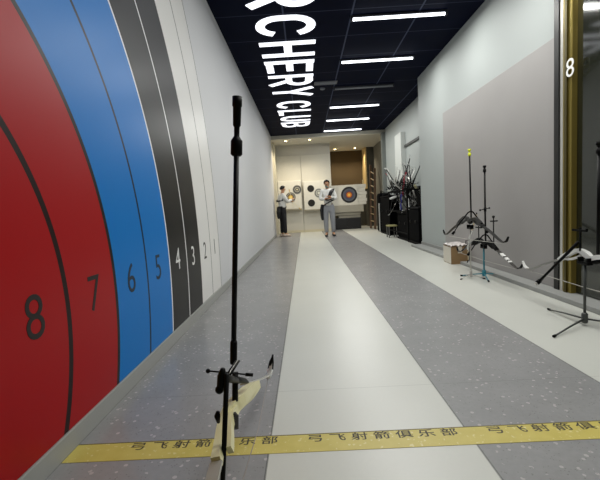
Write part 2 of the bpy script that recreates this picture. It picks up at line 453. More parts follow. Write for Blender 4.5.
# tall cream panels
Yp = 14.62
for (x0, x1, lb) in ((XL+.05, -.06, 'tall cream backstop panel on the left, behind the person in black trousers'), (-.045, 1.075, 'tall cream backstop panel behind the black discs, right of the panel seam')):
    t = thing('backstop_panel', lb, 'panel', ((x0+x1)/2, Yp-.02, 0), 0, 'backstop panels')
    hw = (x1-x0)/2
    obj('sheet', B(-hw, hw, -.02, .018, .0, 2.93, bev=.004), foam, t)
    bm = bmesh.new(); box(bm, -hw, hw, -.032, -.02, .0, .09); obj('skirting', bm, mat('skirt_cream', 'c7bfa4', rough=.6), t)
Yb = 14.40
BD = []
def bd(px0, px1, py0, py1, lb):
    a = at(px0, py0, Yb); b = at(px1, py1, Yb)
    t = thing('target_board', lb, 'target board', ((a.x+b.x)/2, Yb, b.z), 0, 'foam target boards')
    hw = (b.x-a.x)/2; h = a.z-b.z
    BD.append(t)
    obj('foam_block', B(-hw, hw, 0, .17, 0, h, bev=.01), mat('board_foam', 'd6d3c8', rough=.85, noise=.04, nscale=12), t)
    bm = bmesh.new(); box(bm, -hw, hw, .0, .17, -.035, -.001); obj('ledge', bm, mat('ledge_grey', '9a9482', rough=.6), t)
bd(277, 301.6, 181.5, 208.5, 'white foam target board with a yellow-centred face, left of the panel seam')
bd(302.6, 329, 181.5, 208.5, 'white foam target board with two black discs, right of the panel seam')
def disc(name, px, py, rpx, Y, m, lb, par, th=.006):
    c = at(px, py, Y); r = rpx*Y/F
    bm = bmesh.new(); lathe(bm, [(r, -th), (r, -.0005)], axis='Y', seg=40)
    o = obj(name, bm, m, par); o.location = c-par.location; plabel(o, lb); return o
u = 14.4/F
grey_face = face_mat('grey_face', [(0, 'd8d0b0'), (.7*u, '5a5850'), (2.0*u, 'a8a69a'), (2.6*u, '3c3d3c'), (3.6*u, '6f706c')])
gold_face = face_mat('gold_face', [(0, 'f0d070'), (1.5*u, 'b08a3a'), (2.4*u, '54524a'), (3.4*u, '8b8a80'), (4.2*u, '4a4a48')])
white_face = face_mat('white_face', [(0, 'c8c8bc'), (1.4*u, '6c6d6a'), (2.2*u, 'b2b2aa'), (3.0*u, '71736f')])
disc('target_face', 296.6, 189.6, 4.4, Yb-.002, grey_face, 'round grey target face', BD[0])
disc('target_face', 290.2, 197.3, 4.9, Yb-.002, gold_face, 'target face with gold centre', BD[0])
disc('target_face', 318.4, 193, 4.4, Yb-.002, white_face, 'round grey target face', BD[1])
blackd = mat('black_disc', '15130f', rough=.8)
disc('target_disc', 310.2, 188.6, 3.4, Yb-.002, blackd, 'black disc', BD[1])
disc('target_disc', 311, 203, 3.5, Yb-.002, blackd, 'black disc', BD[1])

# butt in the right bay
Yt = 15.0
a = at(330.5, 186.5, Yt); b = at(357.5, 204.6, Yt)
t = thing('target_butt', 'large white layered foam target butt in front of the brown wall', 'target butt', ((a.x+b.x)/2, Yt, b.z))
hw = (b.x-a.x)/2; hh = a.z-b.z; foamw = mat('butt_white', 'dedace', rough=.85, noise=.05, nscale=14)
obj('front_sheet', B(-hw, hw, -.02, .02, 0, hh, bev=.006), foamw, t)
for k in range(6):
    z0 = k*hh/6; ex = .34+(.03 if k % 2 else 0)-(.03*(k > 3))
    obj('foam_layer', B(-hw+.02, hw+ex, .022, .6, z0+.003, z0+hh/6-.003+(.03 if k == 5 else 0), bev=.012), foamw, t)
obj('clamp_bar', B(hw+.22, hw+.27, .05, .1, hh+.03, hh+.2, bev=.005), mat('pale_wood', 'cbb88a', rough=.6), t)
bz = b.z
fm = face_mat('big_face', [(0, 'f6c850'), (1.2*15/F, 'e08030'), (2.5*15/F, '7a3a2c'), (3.3*15/F, '4a5062'), (4.8*15/F, '5c5e66'), (6.2*15/F, '16171a')])
disc('target_face', 348.6, 194.8, 8.0, Yt-.0215, fm, 'large target face with orange centre', t)
# curved grey tray under the butt, dark cabinet below
a = at(329, 204.8, Yt); b2 = at(362, 214.5, Yt)
bm = bmesh.new(); box(bm, a.x, b2.x+.05, Yt-.1, Yt+.65, b2.z+.12, bz-.001, bev=.02); box(bm, a.x+.06, b2.x-.06, Yt-.04, Yt+.6, b2.z, b2.z+.13, bev=.05)
tag(obj('butt_shelf', bm, mat('shelf_grey', 'a19c8e', rough=.55)), 'thick grey shelf carrying the white target butt', 'shelf')
c0 = at(333, 216.5, Yt); c1 = at(361, 229.2, Yt)
t = thing('cabinet', 'low black cabinet on the floor under the target butt', 'cabinet', ((c0.x+c1.x)/2, Yt, 0)); hw = (c1.x-c0.x)/2
cz = b2.z
obj('body', B(-hw, hw, 0, .6, 0, cz-.1, bev=.01), mat('black_body', '100f10', rough=.5), t)
for s in (-1, 1): obj('door', B(min(s*.01, s*(hw-.01)), max(s*.01, s*(hw-.01)), -.018, -.001, .04, cz-.13, bev=.004), mat('black_door', '161517', rough=.4), t)
obj('top_board', B(-hw+.2, hw-.02, .0, .5, cz-.099, cz-.003, bev=.006), mat('grey_top', '8d897d', rough=.6), t)

# leaning wooden ladder against the bay wall
t = thing('wooden_ladder', 'tall narrow wooden ladder leaning beside the target butt', 'ladder', (0, 0, 0))
wd = mat('dark_wood', '4e3824', rough=.7, noise=.15, nscale=9)
p0, p1 = at(370.3, 226, 14.5), at(370.0, 165, 15.6); q0, q1 = at(374.6, 226.5, 14.0), at(374.2, 168, 15.1)
p0.z = q0.z = .02
for A_, B_ in ((p0, p1), (q0, q1)):
    bm = bmesh.new(); ribbon(bm, [A_, A_.lerp(B_, .5), B_], .05, .035, (0, 1, .2), 0); obj('rail', bm, wd, t)
for k in range(1, 9):
    s = k/9; bm = bmesh.new(); tube(bm, [p0.lerp(p1, s), q0.lerp(q1, s)], .022, 8); plabel(obj('rung', bm, mat('pale_rung', '94815f', rough=.6), t), 'pale rung')

# ================================================================ archery bows
blk = mat('bow_black', '030303', rough=.5, spec=.12); carbon = mat('carbon_rod', '030303', rough=.45, spec=.14)
string_m = mat('string_pale', 'b9b6ae', rough=.6)
def make_bow(label, riser_m, limb_m, tip_m, group=None, long_len=.73, rods=True, damper=None, twist=1, wt=1.0, string=string_m, extra=0):
    """local frame: Y = shooting direction, Z = along limbs, X = width; origin at the grip"""
    t = thing('recurve_bow', label, 'bow', (0, 0, 0), 0, group)
    # riser: two curved bars joined by the shelf, with a cut-out
    bm = bmesh.new()
    ribbon(bm, [(0, -.065, -.33), (0, -.03, -.26), (0, .012, -.16), (0, .004, -.06), (0, -.012, 0), (0, .01, .055), (.004, .03, .12), (0, .005, .2), (0, -.03, .27), (0, -.065, .33)],
           [.021, .02, .016, .016, .014, .018, .013, .014, .02, .021], [.010, .016, .017, .016, .014, .02, .014, .015, .016, .010], (1, 0, 0), 4)
    ribbon(bm, [(0, -.045, .29), (0, -.05, .23), (0, -.03, .16), (0, -.005, .1)], .010, [.006, .008, .007, .009], (1, 0, 0), 4)
    ribbon(bm, [(0, -.045, -.29), (0, -.052, -.23), (0, -.035, -.17), (0, -.01, -.1)], .010, [.006, .008, .007, .009], (1, 0, 0), 4)
    obj('riser', bm, riser_m, t)
    bm = bmesh.new(); tube(bm, [(0, -.02, -.075), (0, -.033, -.03), (0, -.03, .01), (0, -.012, .03)], [.013, .017, .016, .012], 10, 4); obj('grip', bm, blk, t, True)
    for s in (-1, 1):
        bm = bmesh.new()
        ribbon(bm, [(0, -.058, s*.30), (0, -.085, s*.40), (0, -.135, s*.54), (0, -.185, s*.66), (0, -.21, s*.745), (0, -.195, s*.80), (0, -.155, s*.835)],
               [.018, .018, .017, .015, .013, .010, .006], [.005, .005, .004, .0035, .003, .003, .003], (1, 0, 0), 5)
        L = obj('limb', bm, limb_m, t)
        bm = bmesh.new(); ribbon(bm, [(0, -.205, s*.765), (0, -.192, s*.805), (0, -.150, s*.838)], [.014, .012, .007], [.005, .005, .005], (1, 0, 0), 4)
        o = obj('limb_tip', bm, tip_m, L)
        bm = bmesh.new(); lathe(bm, [(.012, -.045), (.012, -.03), (.005, -.028)], (0, 0, s*.305), 'Y', 10); obj('limb_bolt', bm, blk, t, True)
    bm = bmesh.new(); tube(bm, [(0, -.190, -.812), (0, -.222, -.70), (0, -.232, 0), (0, -.222, .70), (0, -.190, .812)], .0022 if wt <= 1 else .003, 6); obj('bowstring', bm, string, t, True)
    # long stabiliser
    e = .05; bm = bmesh.new()
    z = -.05; tube(bm, [(0, .0, z), (0, long_len+extra, z)], .0068*wt, 10)
    sb = obj('stabiliser', bm, carbon, t, True)
    E_ = long_len+extra
    bm = bmesh.new(); lathe(bm, [(.011*wt, E_-.005), (.0125*wt, E_+.002), (.0125*wt, E_+.03), (.008*wt, E_+.032), (.008*wt, E_+.05), (.013*wt, E_+.052), (.013*wt, E_+.075), (.004, E_+.077)], (0, 0, z), 'Y', 14)
    obj('end_weight', bm, damper or blk, sb, True)
    if rods:
        for s in (-1, 1):
            bm = bmesh.new(); tube(bm, [(0, .10, z), (s*.03, .085, z+.01), (s*.11, -.03, z+.02*s+.03), (s*.17, -.13, z+.03*s+.04)], [.009, .008, .006, .006], 10)
            r = obj('side_rod', bm, carbon, t, True)
            bm = bmesh.new(); tube(bm, [(s*.168, -.127, z+.03*s+.039), (s*.188, -.16, z+.035*s+.045)], .011*wt, 10); obj('rod_weight', bm, blk, r, True)
    # sight
    bm = bmesh.new(); box(bm, .014, .022, .03, .2, .085, .097); box(bm, .012, .024, .17, .185, .03, .17); tube(bm, [(.02, .178, .07), (-.01, .178, .07)], .003, 6); lathe(bm, [(.009, .17), (.009, .19)], (-.012, 0, .07), 'Y', 10)
    obj('sight', bm, blk, t)
    return t
def place(t, o, fwd, up, sc=1):
    f = Vector(fwd).normalized(); z = Vector(up); z = (z-f*z.dot(f)).normalized(); x = f.cross(z)
    t.matrix_world = basis(o, x*sc, f*sc, z*sc); return t
def copy_tree(o, parent=None):
    c = o.copy(); COL.objects.link(c)
    if parent: c.parent = parent
    for ch in list(o.children): copy_tree(ch, c)
    return c
def make_stand(label, pos, h, m, rots, leg=.33, r=.009, head=True, group='bow stands', mid=None, rise=.1):
    t = thing('bow_stand', label, 'bow stand', pos, 0, group)
    bm = bmesh.new(); tube(bm, [(0, 0, .03), (0, 0, h)], r, 12); obj('pole', bm, m, t, True)
    bm = bmesh.new(); lathe(bm, [(r*1.9, .02), (r*2.2, .03), (r*2.2, .065+rise*.2), (r*1.3, .075+rise*.2)]); obj('hub', bm, m, t, True)
    for a in rots:
        a = math.radians(a); d = Vector((math.cos(a), math.sin(a), 0)); bm = bmesh.new()
        tube(bm, [Vector((0, 0, .05)), d*leg*.5+Vector((0, 0, .032)), d*leg+Vector((0, 0, .008))], [r*.75, r*.7, r*.6], 8)
        l = obj('leg', bm, m, t, True)
        bm = bmesh.new(); tube(bm, [d*(leg-.02)+Vector((0, 0, .011)), d*(leg+.008)+Vector((0, 0, .010))], r*.95, 8); obj('rubber_foot', bm, blk, l, True)
    if head:
        bm = bmesh.new(); box(bm, -.02, .02, -.05, .05, h-.02, h+.0, bev=.004); box(bm, -.02, .02, -.05, -.035, h, h+.03, bev=.003); box(bm, -.02, .02, .035, .05, h, h+.03, bev=.003)
        obj('cradle', bm, blk, t)
    return t

cream = mat('riser_cream', 'd6cfa0', rough=.35, noise=.12, nscale=30)
silver = mat('riser_silver', 'b9b6b0', rough=.3, metal=.5)
white = mat('limb_white', 'e8e8e4', rough=.35)
dkgrey = mat('limb_dark', '080706', rough=.35)
UP = (0, 0, 1)

# --- foreground bow (shooting direction up, limbs along the hall)
b = thing('recurve_bow', 'cream riser bow lying level on the nearest black stand, long stabiliser pointing up', 'bow', at(233, 405, 1.0))
BO = b.location.copy()
def wp(px, py, Y): return at(px, py, Y)-BO
def wpl(*l): return [wp(*q) for q in l]
WX = (.96, -.1, .25)
bm = bmesh.new()
ribbon(bm, wpl((216, 462, .76), (219, 444, .83), (222, 426, .90), (229, 411, .97), (239, 400, 1.05), (248, 390, 1.17), (256, 383.5, 1.28)), [.011, .009, .008, .013, .019, .017, .013], [.011, .013, .014, .017, .016, .015, .009], WX, 5)
ribbon(bm, wpl((229, 450, .80), (230, 436, .84), (230, 424, .89), (233, 413, .96), (238, 405, 1.03)), [.007, .006, .006, .007, .008], [.010, .010, .011, .013, .010], WX, 5)
ribbon(bm, wpl((237, 407, 1.0), (246, 402, 1.1), (254, 393, 1.2), (258, 386, 1.27)), [.006, .006, .006, .007], [.006, .005, .005, .006], WX, 5)
obj('riser', bm, cream, b)
slv = mat('limb_silver', 'a5a49c', rough=.3)
bm = bmesh.new(); ribbon(bm, wpl((244, 383.5, 1.26), (252, 382, 1.42), (260, 379, 1.62), (266, 376.5, 1.78), (269, 372, 1.86), (271.3, 360, 1.90)), [.017, .016, .013, .011, .009, .006], .003, WX, 5)
o = obj('limb', bm, slv, b)
bm = bmesh.new(); tube(bm, wpl((270, 369, 1.89), (271, 362, 1.9), (271.9, 357.5, 1.9), (272.4, 354.5, 1.9)), [.015, .013, .006, .004], 12); obj('tip_sleeve', bm, blk, o, True)
bm = bmesh.new(); tube(bm, wpl((267.5, 378.5, 1.86), (268.6, 374, 1.88), (270, 368.8, 1.89)), [.010, .015, .0145], 12); obj('tip_wrap', bm, white, o, True)
n0 = wp(216, 462, .76)
NP = [n0, n0+Vector((.0, -.12, -.03)), n0+Vector((.0, -.28, -.10)), n0+Vector((.0, -.40, -.13)), n0+Vector((.0, -.46, -.08))]
bm = bmesh.new(); ribbon(bm, NP, [.014, .015, .013, .011, .006], .003, WX, 5); obj('limb', bm, slv, b)
bm = bmesh.new(); tube(bm, [wp(267.5, 378, 1.85), wp(258, 428, 1.3), NP[3]], .0016, 6); obj('bowstring', bm, mat('string_dim', '8d8680', rough=.6), b, True)
T1, T0 = wp(236.8, 96, 1.08), wp(233.0, 362, 1.08); fd = (T1-T0).normalized(); LN = (T1-T0).length
RZ = fd.to_track_quat('Z', 'Y').to_matrix().to_4x4()
def rod(name, prof, m, par, seg=20):
    bm = bmesh.new(); lathe(bm, prof, (0, 0, 0), 'Z', seg)
    for v_ in bm.verts: v_.co = RZ @ v_.co + T0
    return obj(name, bm, m, par, True)
sb = rod('stabiliser', [(.0078, 0), (.0078, LN-.13)], carbon, b)
rod('end_weight', [(.0115, LN-.165), (.0165, LN-.16), (.0165, LN-.123), (.013, LN-.118), (.010, LN-.113), (.0078, LN-.11), (.0078, LN-.085), (.011, LN-.08), (.0118, LN-.03), (.0138, LN-.027), (.0138, LN-.002), (.004, LN)], blk, sb)
rod('extender', [(.0095, -.005), (.0105, .0), (.0105, .06), (.0085, .065)], blk, sb)
for (p0, p1) in (((238.5, 361, 1.06), (229.5, 375, .98)), ((235.5, 361, 1.06), (226.5, 375, .97))):
    bm = bmesh.new(); tube(bm, [wp(*p0), wp(*p1)], .0032, 8); obj('v_bar_arm', bm, blk, b, True)
bm = bmesh.new(); tube(bm, wpl((237, 360.5, 1.055), (228, 374.5, .975)), .0015, 8); plabel(obj('bar_highlight', bm, silver, b, True), 'highlight on the v-bar, made as a thin rod')  # silver rod stands in for a highlight between the v-bar arms
bm = bmesh.new(); tube(bm, [wp(208, 371, .98), wp(246, 374.5, 1.0)], .0022, 8)
r = obj('side_rod', bm, carbon, b, True)
bm = bmesh.new(); ball(bm, wp(207.5, 371, .98), .0062); obj('rod_ball', bm, blk, r, True)
bm = bmesh.new(); tube(bm, [wp(245, 374.4, 1.0), wp(252.5, 375, 1.0)], .0045, 10); obj('rod_weight', bm, blk, r, True)
bm = bmesh.new(); tube(bm, [wp(234.7, 372, 1.02), wp(234.6, 401, 1.0)], .0085, 12); obj('clicker_block', bm, blk, b, True)
bm = bmesh.new(); tube(bm, wpl((227, 378, .98), (236, 379.5, 1.02), (243, 380.5, 1.08), (247, 382, 1.12)), [.008, .009, .008, .004], 12, 2); obj('limb_bolt_block', bm, blk, b, True)
bm = bmesh.new(); tube(bm, wpl((233.5, 413, .93), (235, 416, .93), (235, 429, .91)), [.005, .0085, .0085], 8); obj('grip', bm, mat('pocket_grey', '24221f', rough=.5), b)
bm = bmesh.new(); tube(bm, wpl((247.5, 394.5, 1.15), (246.5, 400, 1.13), (244.5, 404, 1.12)), [.004, .007, .004], 8); obj('limb_knob', bm, blk, b, True)
bm = bmesh.new(); tube(bm, wpl((253, 384, 1.22), (251.5, 389, 1.2)), [.005, .004], 8); obj('limb_knob', bm, blk, b, True)

# stand, its pole a little out of plumb
F0 = at(221, 620, .80); F0.z = 0; TP = at(226.3, 374, F0.y)-Vector((F0.x, F0.y, 0))
st = make_stand('black bow stand nearest the camera holding the cream riser bow', (F0.x, F0.y, 0), .1, blk, (60, 180, 300), leg=.28, r=.0058, head=False)
bm = bmesh.new(); tube(bm, [(0, 0, .09), TP], .0058, 12); obj('upper_pole', bm, blk, st, True)
def ws(px, py, Y): return at(px, py, Y)-Vector((F0.x, F0.y, 0))
bm = bmesh.new(); tube(bm, [ws(222.5, 368.5, .81), ws(221.5, 376, .81), ws(221, 384, .81), ws(219.5, 388, .81)], [.005, .0105, .0105, .008], 12, 2); ball(bm, ws(219, 389.5, .808), .0098); obj('clamp', bm, blk, st, True)
bm = bmesh.new(); tube(bm, [ws(222, 378, .82), ws(229, 379, .92), ws(238, 381, 1.05)], [.007, .009, .008], 10); obj('clamp_arm', bm, blk, st, True)
bm = bmesh.new(); tube(bm, [ws(217.5, 411.5, .80), ws(216.8, 416, .80), ws(218, 422, .81)], [.004, .007, .004], 10); obj('lower_knob', bm, blk, st, True)

# --- mid group by the grey board
yellow = mat('damper_yellow', 'd8e02c', rough=.4)
bA = make_bow('bow by the grey board whose stabiliser ends in a yellow-green tip', dkgrey, dkgrey, blk, 'bows by the grey board', long_len=.73, damper=yellow, wt=1.3)
place(bA, (1.905, 4.42, .70), (0, .02, 1), (0, 1, 0), 1.0)
for ch in list(bA.children):
    if ch.name.startswith('sight'): bpy.data.objects.remove(ch)
bB = make_bow('bow on the teal stand with pale-patched limbs and a black-tipped stabiliser', blk, mat('limb_patched', '3a3733', rough=.3, noise=.6, nscale=7), blk, 'bows by the grey board', long_len=.86, wt=1.5)
place(bB, (2.09, 4.47, .425), (0, .0, 1), (0, 1, 0), .95)
for ch in list(bB.children):
    if ch.name.startswith('limb') and not ch.name.startswith('limb_') and min(v_.co.z for v_ in ch.data.vertices) < -.5:
        for (p_, q_) in (((0, -.092, -.42), (0, -.117, -.49)), ((0, -.128, -.52), (0, -.146, -.565)), ((0, -.155, -.59), (0, -.166, -.615))):
            bm = bmesh.new(); ribbon(bm, [p_, q_], .0185, .0062, (1, 0, 0), 0); plabel(obj('limb_decal', bm, white, ch), 'white limb marking')
bm = bmesh.new(); tube(bm, [(.06, .40, -.05), (-.045, .42, -.05)], .005, 8); ball(bm, (.06, .4, -.05), .012); ball(bm, (-.05, .42, -.05), .011); lathe(bm, [(.015, .38), (.015, .43)], (0, 0, -.05), 'Y', 12)
obj('damper_ring', bm, blk, bB, True)
bm = bmesh.new(); tube(bm, [(-.10, -.06, -.05), (-.10, .30, -.05)], .007, 8); box(bm, -.15, -.06, .25, .265, -.056, -.044); ball(bm, (-.10, .31, -.05), .016); obj('upright_rod', bm, blk, bB, True)
bm = bmesh.new(); tube(bm, [(-.0, .0, -.05), (-.10, -.02, -.05)], .007, 8); obj('rod_bracket', bm, blk, bB, True)
teal = mat('teal_paint', '2f7f8f', rough=.4)
make_stand('slim teal bow stand with thin tripod feet in front of the grey board', (2.09, 4.47, 0), .37, teal, (145, 255, 15), leg=.26, r=.010)
make_stand('pale silver bow stand beside the cardboard box', (1.93, 4.46, 0), .61, silver, (95, 200, 320), leg=.15, r=.007)
# pale compact bow hanging between the two stands
bC = make_bow('pale bow with white riser hanging upright between the stands by the box', white, mat('limb_pale', 'c9b99a', rough=.4), blk, 'bows by the grey board', long_len=.3, rods=False, wt=1)
place(bC, (1.98, 4.62, .42), (-.6, -.5, -.35), (.15, -.35, 1), .46)

# --- bow cut by the right edge
bD = make_bow('white bow on a stand at the right edge, partly outside the picture', white, mat('limb_grey', '8c8a86', rough=.3), white, 'bows by the grey board', long_len=.7, rods=False, wt=1.5)
place(bD, (1.97, 2.62, .50), (0, 0, 1), (0, 1, 0), 1.0)
def wq(px, py, Y): return bD.matrix_world.inverted() @ at(px, py, Y)
bm = bmesh.new(); tube(bm, [wq(538.5, 281.5, 3.0), wq(545, 275, 2.95), wq(566, 254, 2.8), wq(578, 242, 2.7)], [.014, .009, .011, .011], 12)
r = obj('side_rod', bm, carbon, bD, True)
bm = bmesh.new(); tube(bm, [wq(536.6, 283.2, 3.0), wq(539.5, 280.5, 3.0)], .017, 12); plabel(obj('rod_weight', bm, blk, r, True), 'thick black rod end')
bm = bmesh.new(); tube(bm, [wq(535, 284.4, 3.0), wq(536.4, 283, 3.0)], .010, 10); obj('rod_cap', bm, silver, r, True)
make_stand('black bow stand at the right edge under the white bow', (1.95, 2.66, 0), .46, mat('stand_dark', '3a3d3a', rough=.4), (90, 210, 330), leg=.4, r=.009)

# --- cardboard box
card = mat('cardboard', '8a6f4c', rough=.8, noise=.1, nscale=10); tape = mat('tape_and_lit_side', 'c9c2b4', rough=.3)
t = thing('cardboard_box', 'brown cardboard box with pale plastic wrap, on the floor by the grey board', 'box', (2.225, 5.50, 0), math.radians(-2))
obj('carton', B(-.125, .125, 0, .33, 0, .255, bev=.006), card, t)
for s in (-1, 1):
    bm = bmesh.new(); box(bm, min(0, s*.128), max(0, s*.128), -.004, .334, .256, .261); obj('flap', bm, card, t)
bm = bmesh.new(); box(bm, -.03, .03, -.0075, -.0062, .16, .262); box(bm, -.1295, -.1262, .0, .33, .01, .25)  # front tape, then a pale sheet painting the carton's left side as lit
obj('tape_strip_lit_side', bm, tape, t)
bm = bmesh.new()
bmesh.ops.create_grid(bm, x_segments=14, y_segments=14, size=.5)
rnd = random.Random(3)
for v_ in bm.verts: v_.co = Vector((v_.co.x*.26, .165+v_.co.y*.36, .273+rnd.uniform(-.008, .022)-.06*max(0, abs(v_.co.x)-.4)-.05*max(0, abs(v_.co.y)-.4)))
geo = bmesh.ops.extrude_face_region(bm, geom=bm.faces[:]); bmesh.ops.translate(bm, vec=(0, 0, .006), verts=[q for q in geo['geom'] if isinstance(q, bmesh.types.BMVert)])
o = obj('plastic_sheet', bm, mat('plastic_pale', 'cfc8c4', rough=.25), None, True); o.matrix_world = Matrix.Translation((2.225, 5.50, 0)) @ Matrix.Rotation(math.radians(-2), 4, 'Z')
tag(o, 'crumpled pale plastic sheet lying on top of the cardboard box', 'plastic sheet')
# little bag of things at the left of the box
bm = bmesh.new(); c = atz(436, 246.5, .0); tube(bm, [(c.x, c.y+.05, .018), (c.x+.15, c.y-.1, .022), (c.x+.24, c.y-.3, .018)], [.012, .02, .014], 8, 4)
tag(obj('cloth_roll', bm, mat('pinkish_cloth', 'a3918c', rough=.8), None, True), 'small dull pink roll on the floor left of the cardboard box', 'cloth')

# ================================================================ far right: bow rack, cabinets, bags
blk2 = mat('black_fabric', '020203', rough=1, spec=.08, noise=.2, nscale=20)
rk = thing('bow_rack', 'black metal rack crowded with bows against the right wall', 'rack', (2.62, 9.9, 0))
rm = mat('rack_black', '030304', rough=.8, spec=.12)
for x in (-.2, .2):
    for y in (-.95, .95):
        obj('post', B(x-.018, x+.018, y-.018, y+.018, 0, 1.25), rm, rk)
for z in (.18, .72, 1.23):
    bm = bmesh.new()
    for x in (-.2, .2): box(bm, x-.014, x+.014, -.93, .93, z-.015, z+.015)
    for y in (-.93, .93): box(bm, -.186, .186, y-.013, y+.013, z-.0145, z+.0145)
    obj('rail', bm, rm, rk)
obj('back_panel', B(.222, .236, -.96, .96, .05, 1.32), rm, rk)
red = mat('riser_red', 'a01c30', rough=.35); blue = mat('riser_blue', '2b2f9c', rough=.35)
proto = {}
def rbow(key, label, pos, fwd, up, sc=1):
    rmts = {'black': (blk, dkgrey, white), 'white': (dkgrey, white, white), 'red': (red, dkgrey, white), 'blue': (blue, dkgrey, blk), 'redtip': (blk, dkgrey, red), 'pale': (silver, dkgrey, white)}[key]
    if key not in proto:
        t = proto[key] = make_bow(label, *rmts, group='bows crowded on the rack', long_len=.42, wt=1.5)
    else:
        t = copy_tree(proto[key]); t['label'] = label
    place(t, pos, fwd, up, sc)
rbow('red', 'bow with a red riser standing highest in the rack', (2.46, 9.35, 1.40), (-.5, -.8, .1), (.1, -.1, 1), .84)
rbow('white', 'bow with white limbs slanting across the left side of the rack', (2.50, 10.1, 1.33), (-.9, -.2, -.35), (-.45, .55, .75), .85)
rbow('blue', 'bow with a violet-blue riser low in the middle of the rack', (2.52, 9.9, .98), (-.7, -.7, .1), (.2, .15, 1), .8)
rbow('redtip', 'dark bow with red limb tips leaning left out of the rack', (2.50, 10.6, 1.30), (-.6, -.7, .25), (-.15, .9, .9), .8)
rbow('pale', 'bow with a silver riser at the near end of the rack', (2.60, 9.2, 1.3), (-.4, -.9, .2), (-.25, .2, 1), .84)
LB = 'dark recurve bow with white limb tips tangled among others on the rack'
rr = random.Random(11)
for i in range(19):
    y = 9.0+i*.085
    key_ = ('black', 'black', 'pale', 'black', 'white')[i % 5]
    rbow(key_, {'black': LB, 'pale': 'bow with a silver riser tangled deep among the dark bows on the rack', 'white': 'bow with white limbs tangled deep among the dark bows on the rack'}[key_], (2.56+rr.uniform(-.05, .06), y, 1.2+rr.uniform(-.08, .22)), (rr.uniform(-1, -.2), rr.uniform(-1, .6), rr.uniform(-.4, .4)), (rr.uniform(-.45, .3), rr.uniform(-.6, .6), 1), rr.uniform(.58, .76))
bpy.context.view_layer.update()
def tree(o):
    out = [o]
    for c_ in o.children: out += tree(c_)
    return out
for o in [q for q in COL.objects if q.get('group') == 'bows crowded on the rack']:
    mx_ = max((c_.matrix_world @ v_.co).x for c_ in tree(o) if c_.type == 'MESH' for v_ in c_.data.vertices)
    if mx_ > XF-.02: o.matrix_world = Matrix.Translation((XF-.02-mx_, 0, 0)) @ o.matrix_world
# arrow quivers hung on the rack, white pieces
for i, (px, py, Y, lb) in enumerate(((393, 197.5, 10.2, 'white accessory sticking out left of the rack, slanted'), (410.3, 194.5, 9.4, 'white accessory hanging in the middle of the rack'), (415, 187, 9.3, 'cream accessory hanging below the red riser'))):
    c = at(px, py, Y); bm = bmesh.new()
    a_ = Vector((-.10, 0, -.03)) if i == 0 else Vector((-.03, 0, .06))
    tube(bm, [c-a_, c, c+a_], [.02, .035, .022], 10, 3); tag(obj('accessory_pouch', bm, white if i < 2 else cream, None, True), lb, 'pouch', 'pale accessories on the rack')
# black case standing at the near end under the rack front
def case(name, x0, x1, y0, y1, z1, label, cat, extra=None):
    t = thing(name, label, cat, ((x0+x1)/2, (y0+y1)/2, 0)); hx, hy = (x1-x0)/2, (y1-y0)/2
    obj('body', B(-hx, hx, -hy, hy, .05, z1, bev=.025), blk2, t)
    obj('lid', B(-hx-.01, hx+.01, -hy-.01, hy+.01, z1+.001, z1+.04, bev=.01), rm, t)
    obj('base', B(-hx-.015, hx+.015, -hy-.015, hy+.015, 0.001, .049, bev=.006), rm, t)
    for s in (-1, 1): obj('latch', B(-hx-.022, -hx-.001, s*hy*.5-.02, s*hy*.5+.02, z1*.6, z1*.6+.06, bev=.003), mat('latch_grey', '101011', rough=.4, metal=.6), t)
    return t
case('storage_case', 2.42, 2.84, 8.1, 8.9, .78, 'black box-shaped case at the near end of the rack, beside the wall corner', 'case')
case('storage_case', 2.44, 2.80, 9.0, 10.05, .66, 'low black case filling the rack behind the nearest case', 'case')
case('storage_case', 2.44, 2.84, 11.0, 12.2, 1.12, 'tall black case between the bow rack and the hanging black bag', 'case')
# upright bag with a pale strip
t = thing('equipment_bag', 'tall black soft bag with a pale vertical strip, farthest along the right wall', 'bag', (2.62, 12.68, 0))
bm = bmesh.new(); box(bm, -.18, .2, -.25, .25, .0, 1.28, bev=.07)
for v_ in bm.verts: v_.co += Vector((math.sin(v_.co.z*6)*.015, math.sin(v_.co.z*9+1)*.02, 0))
obj('body', bm, blk2, t, True)
bm = bmesh.new(); box(bm, -.20, -.165, -.275, -.235, .02, .95, bev=.008); plabel(obj('strip', bm, mat('strip_pale', 'a9aaa6', rough=.5), t), 'pale strip')
bm = bmesh.new(); tube(bm, [(-.05, -.1, 1.26), (-.05, 0, 1.36), (-.05, .1, 1.26)], .014, 8, 5); obj('handle', bm, blk2, t, True)
# low stool with olive top
c = at(397, 225, 10.4)
t = thing('low_stool', 'low stool with an olive-yellow top in front of the rack', 'stool', (2.36, 10.4, 0))
obj('top', B(-.12, .12, -.17, .17, .30, .34, bev=.01), mat('olive_top', '8f8a5a', rough=.6), t)
for sx in (-1, 1):
    for sy in (-1, 1): obj('leg', B(sx*.1-.012, sx*.1+.012, sy*.14-.012, sy*.14+.012, 0, .3), mat('stool_leg', '5b5a58', rough=.5), t)

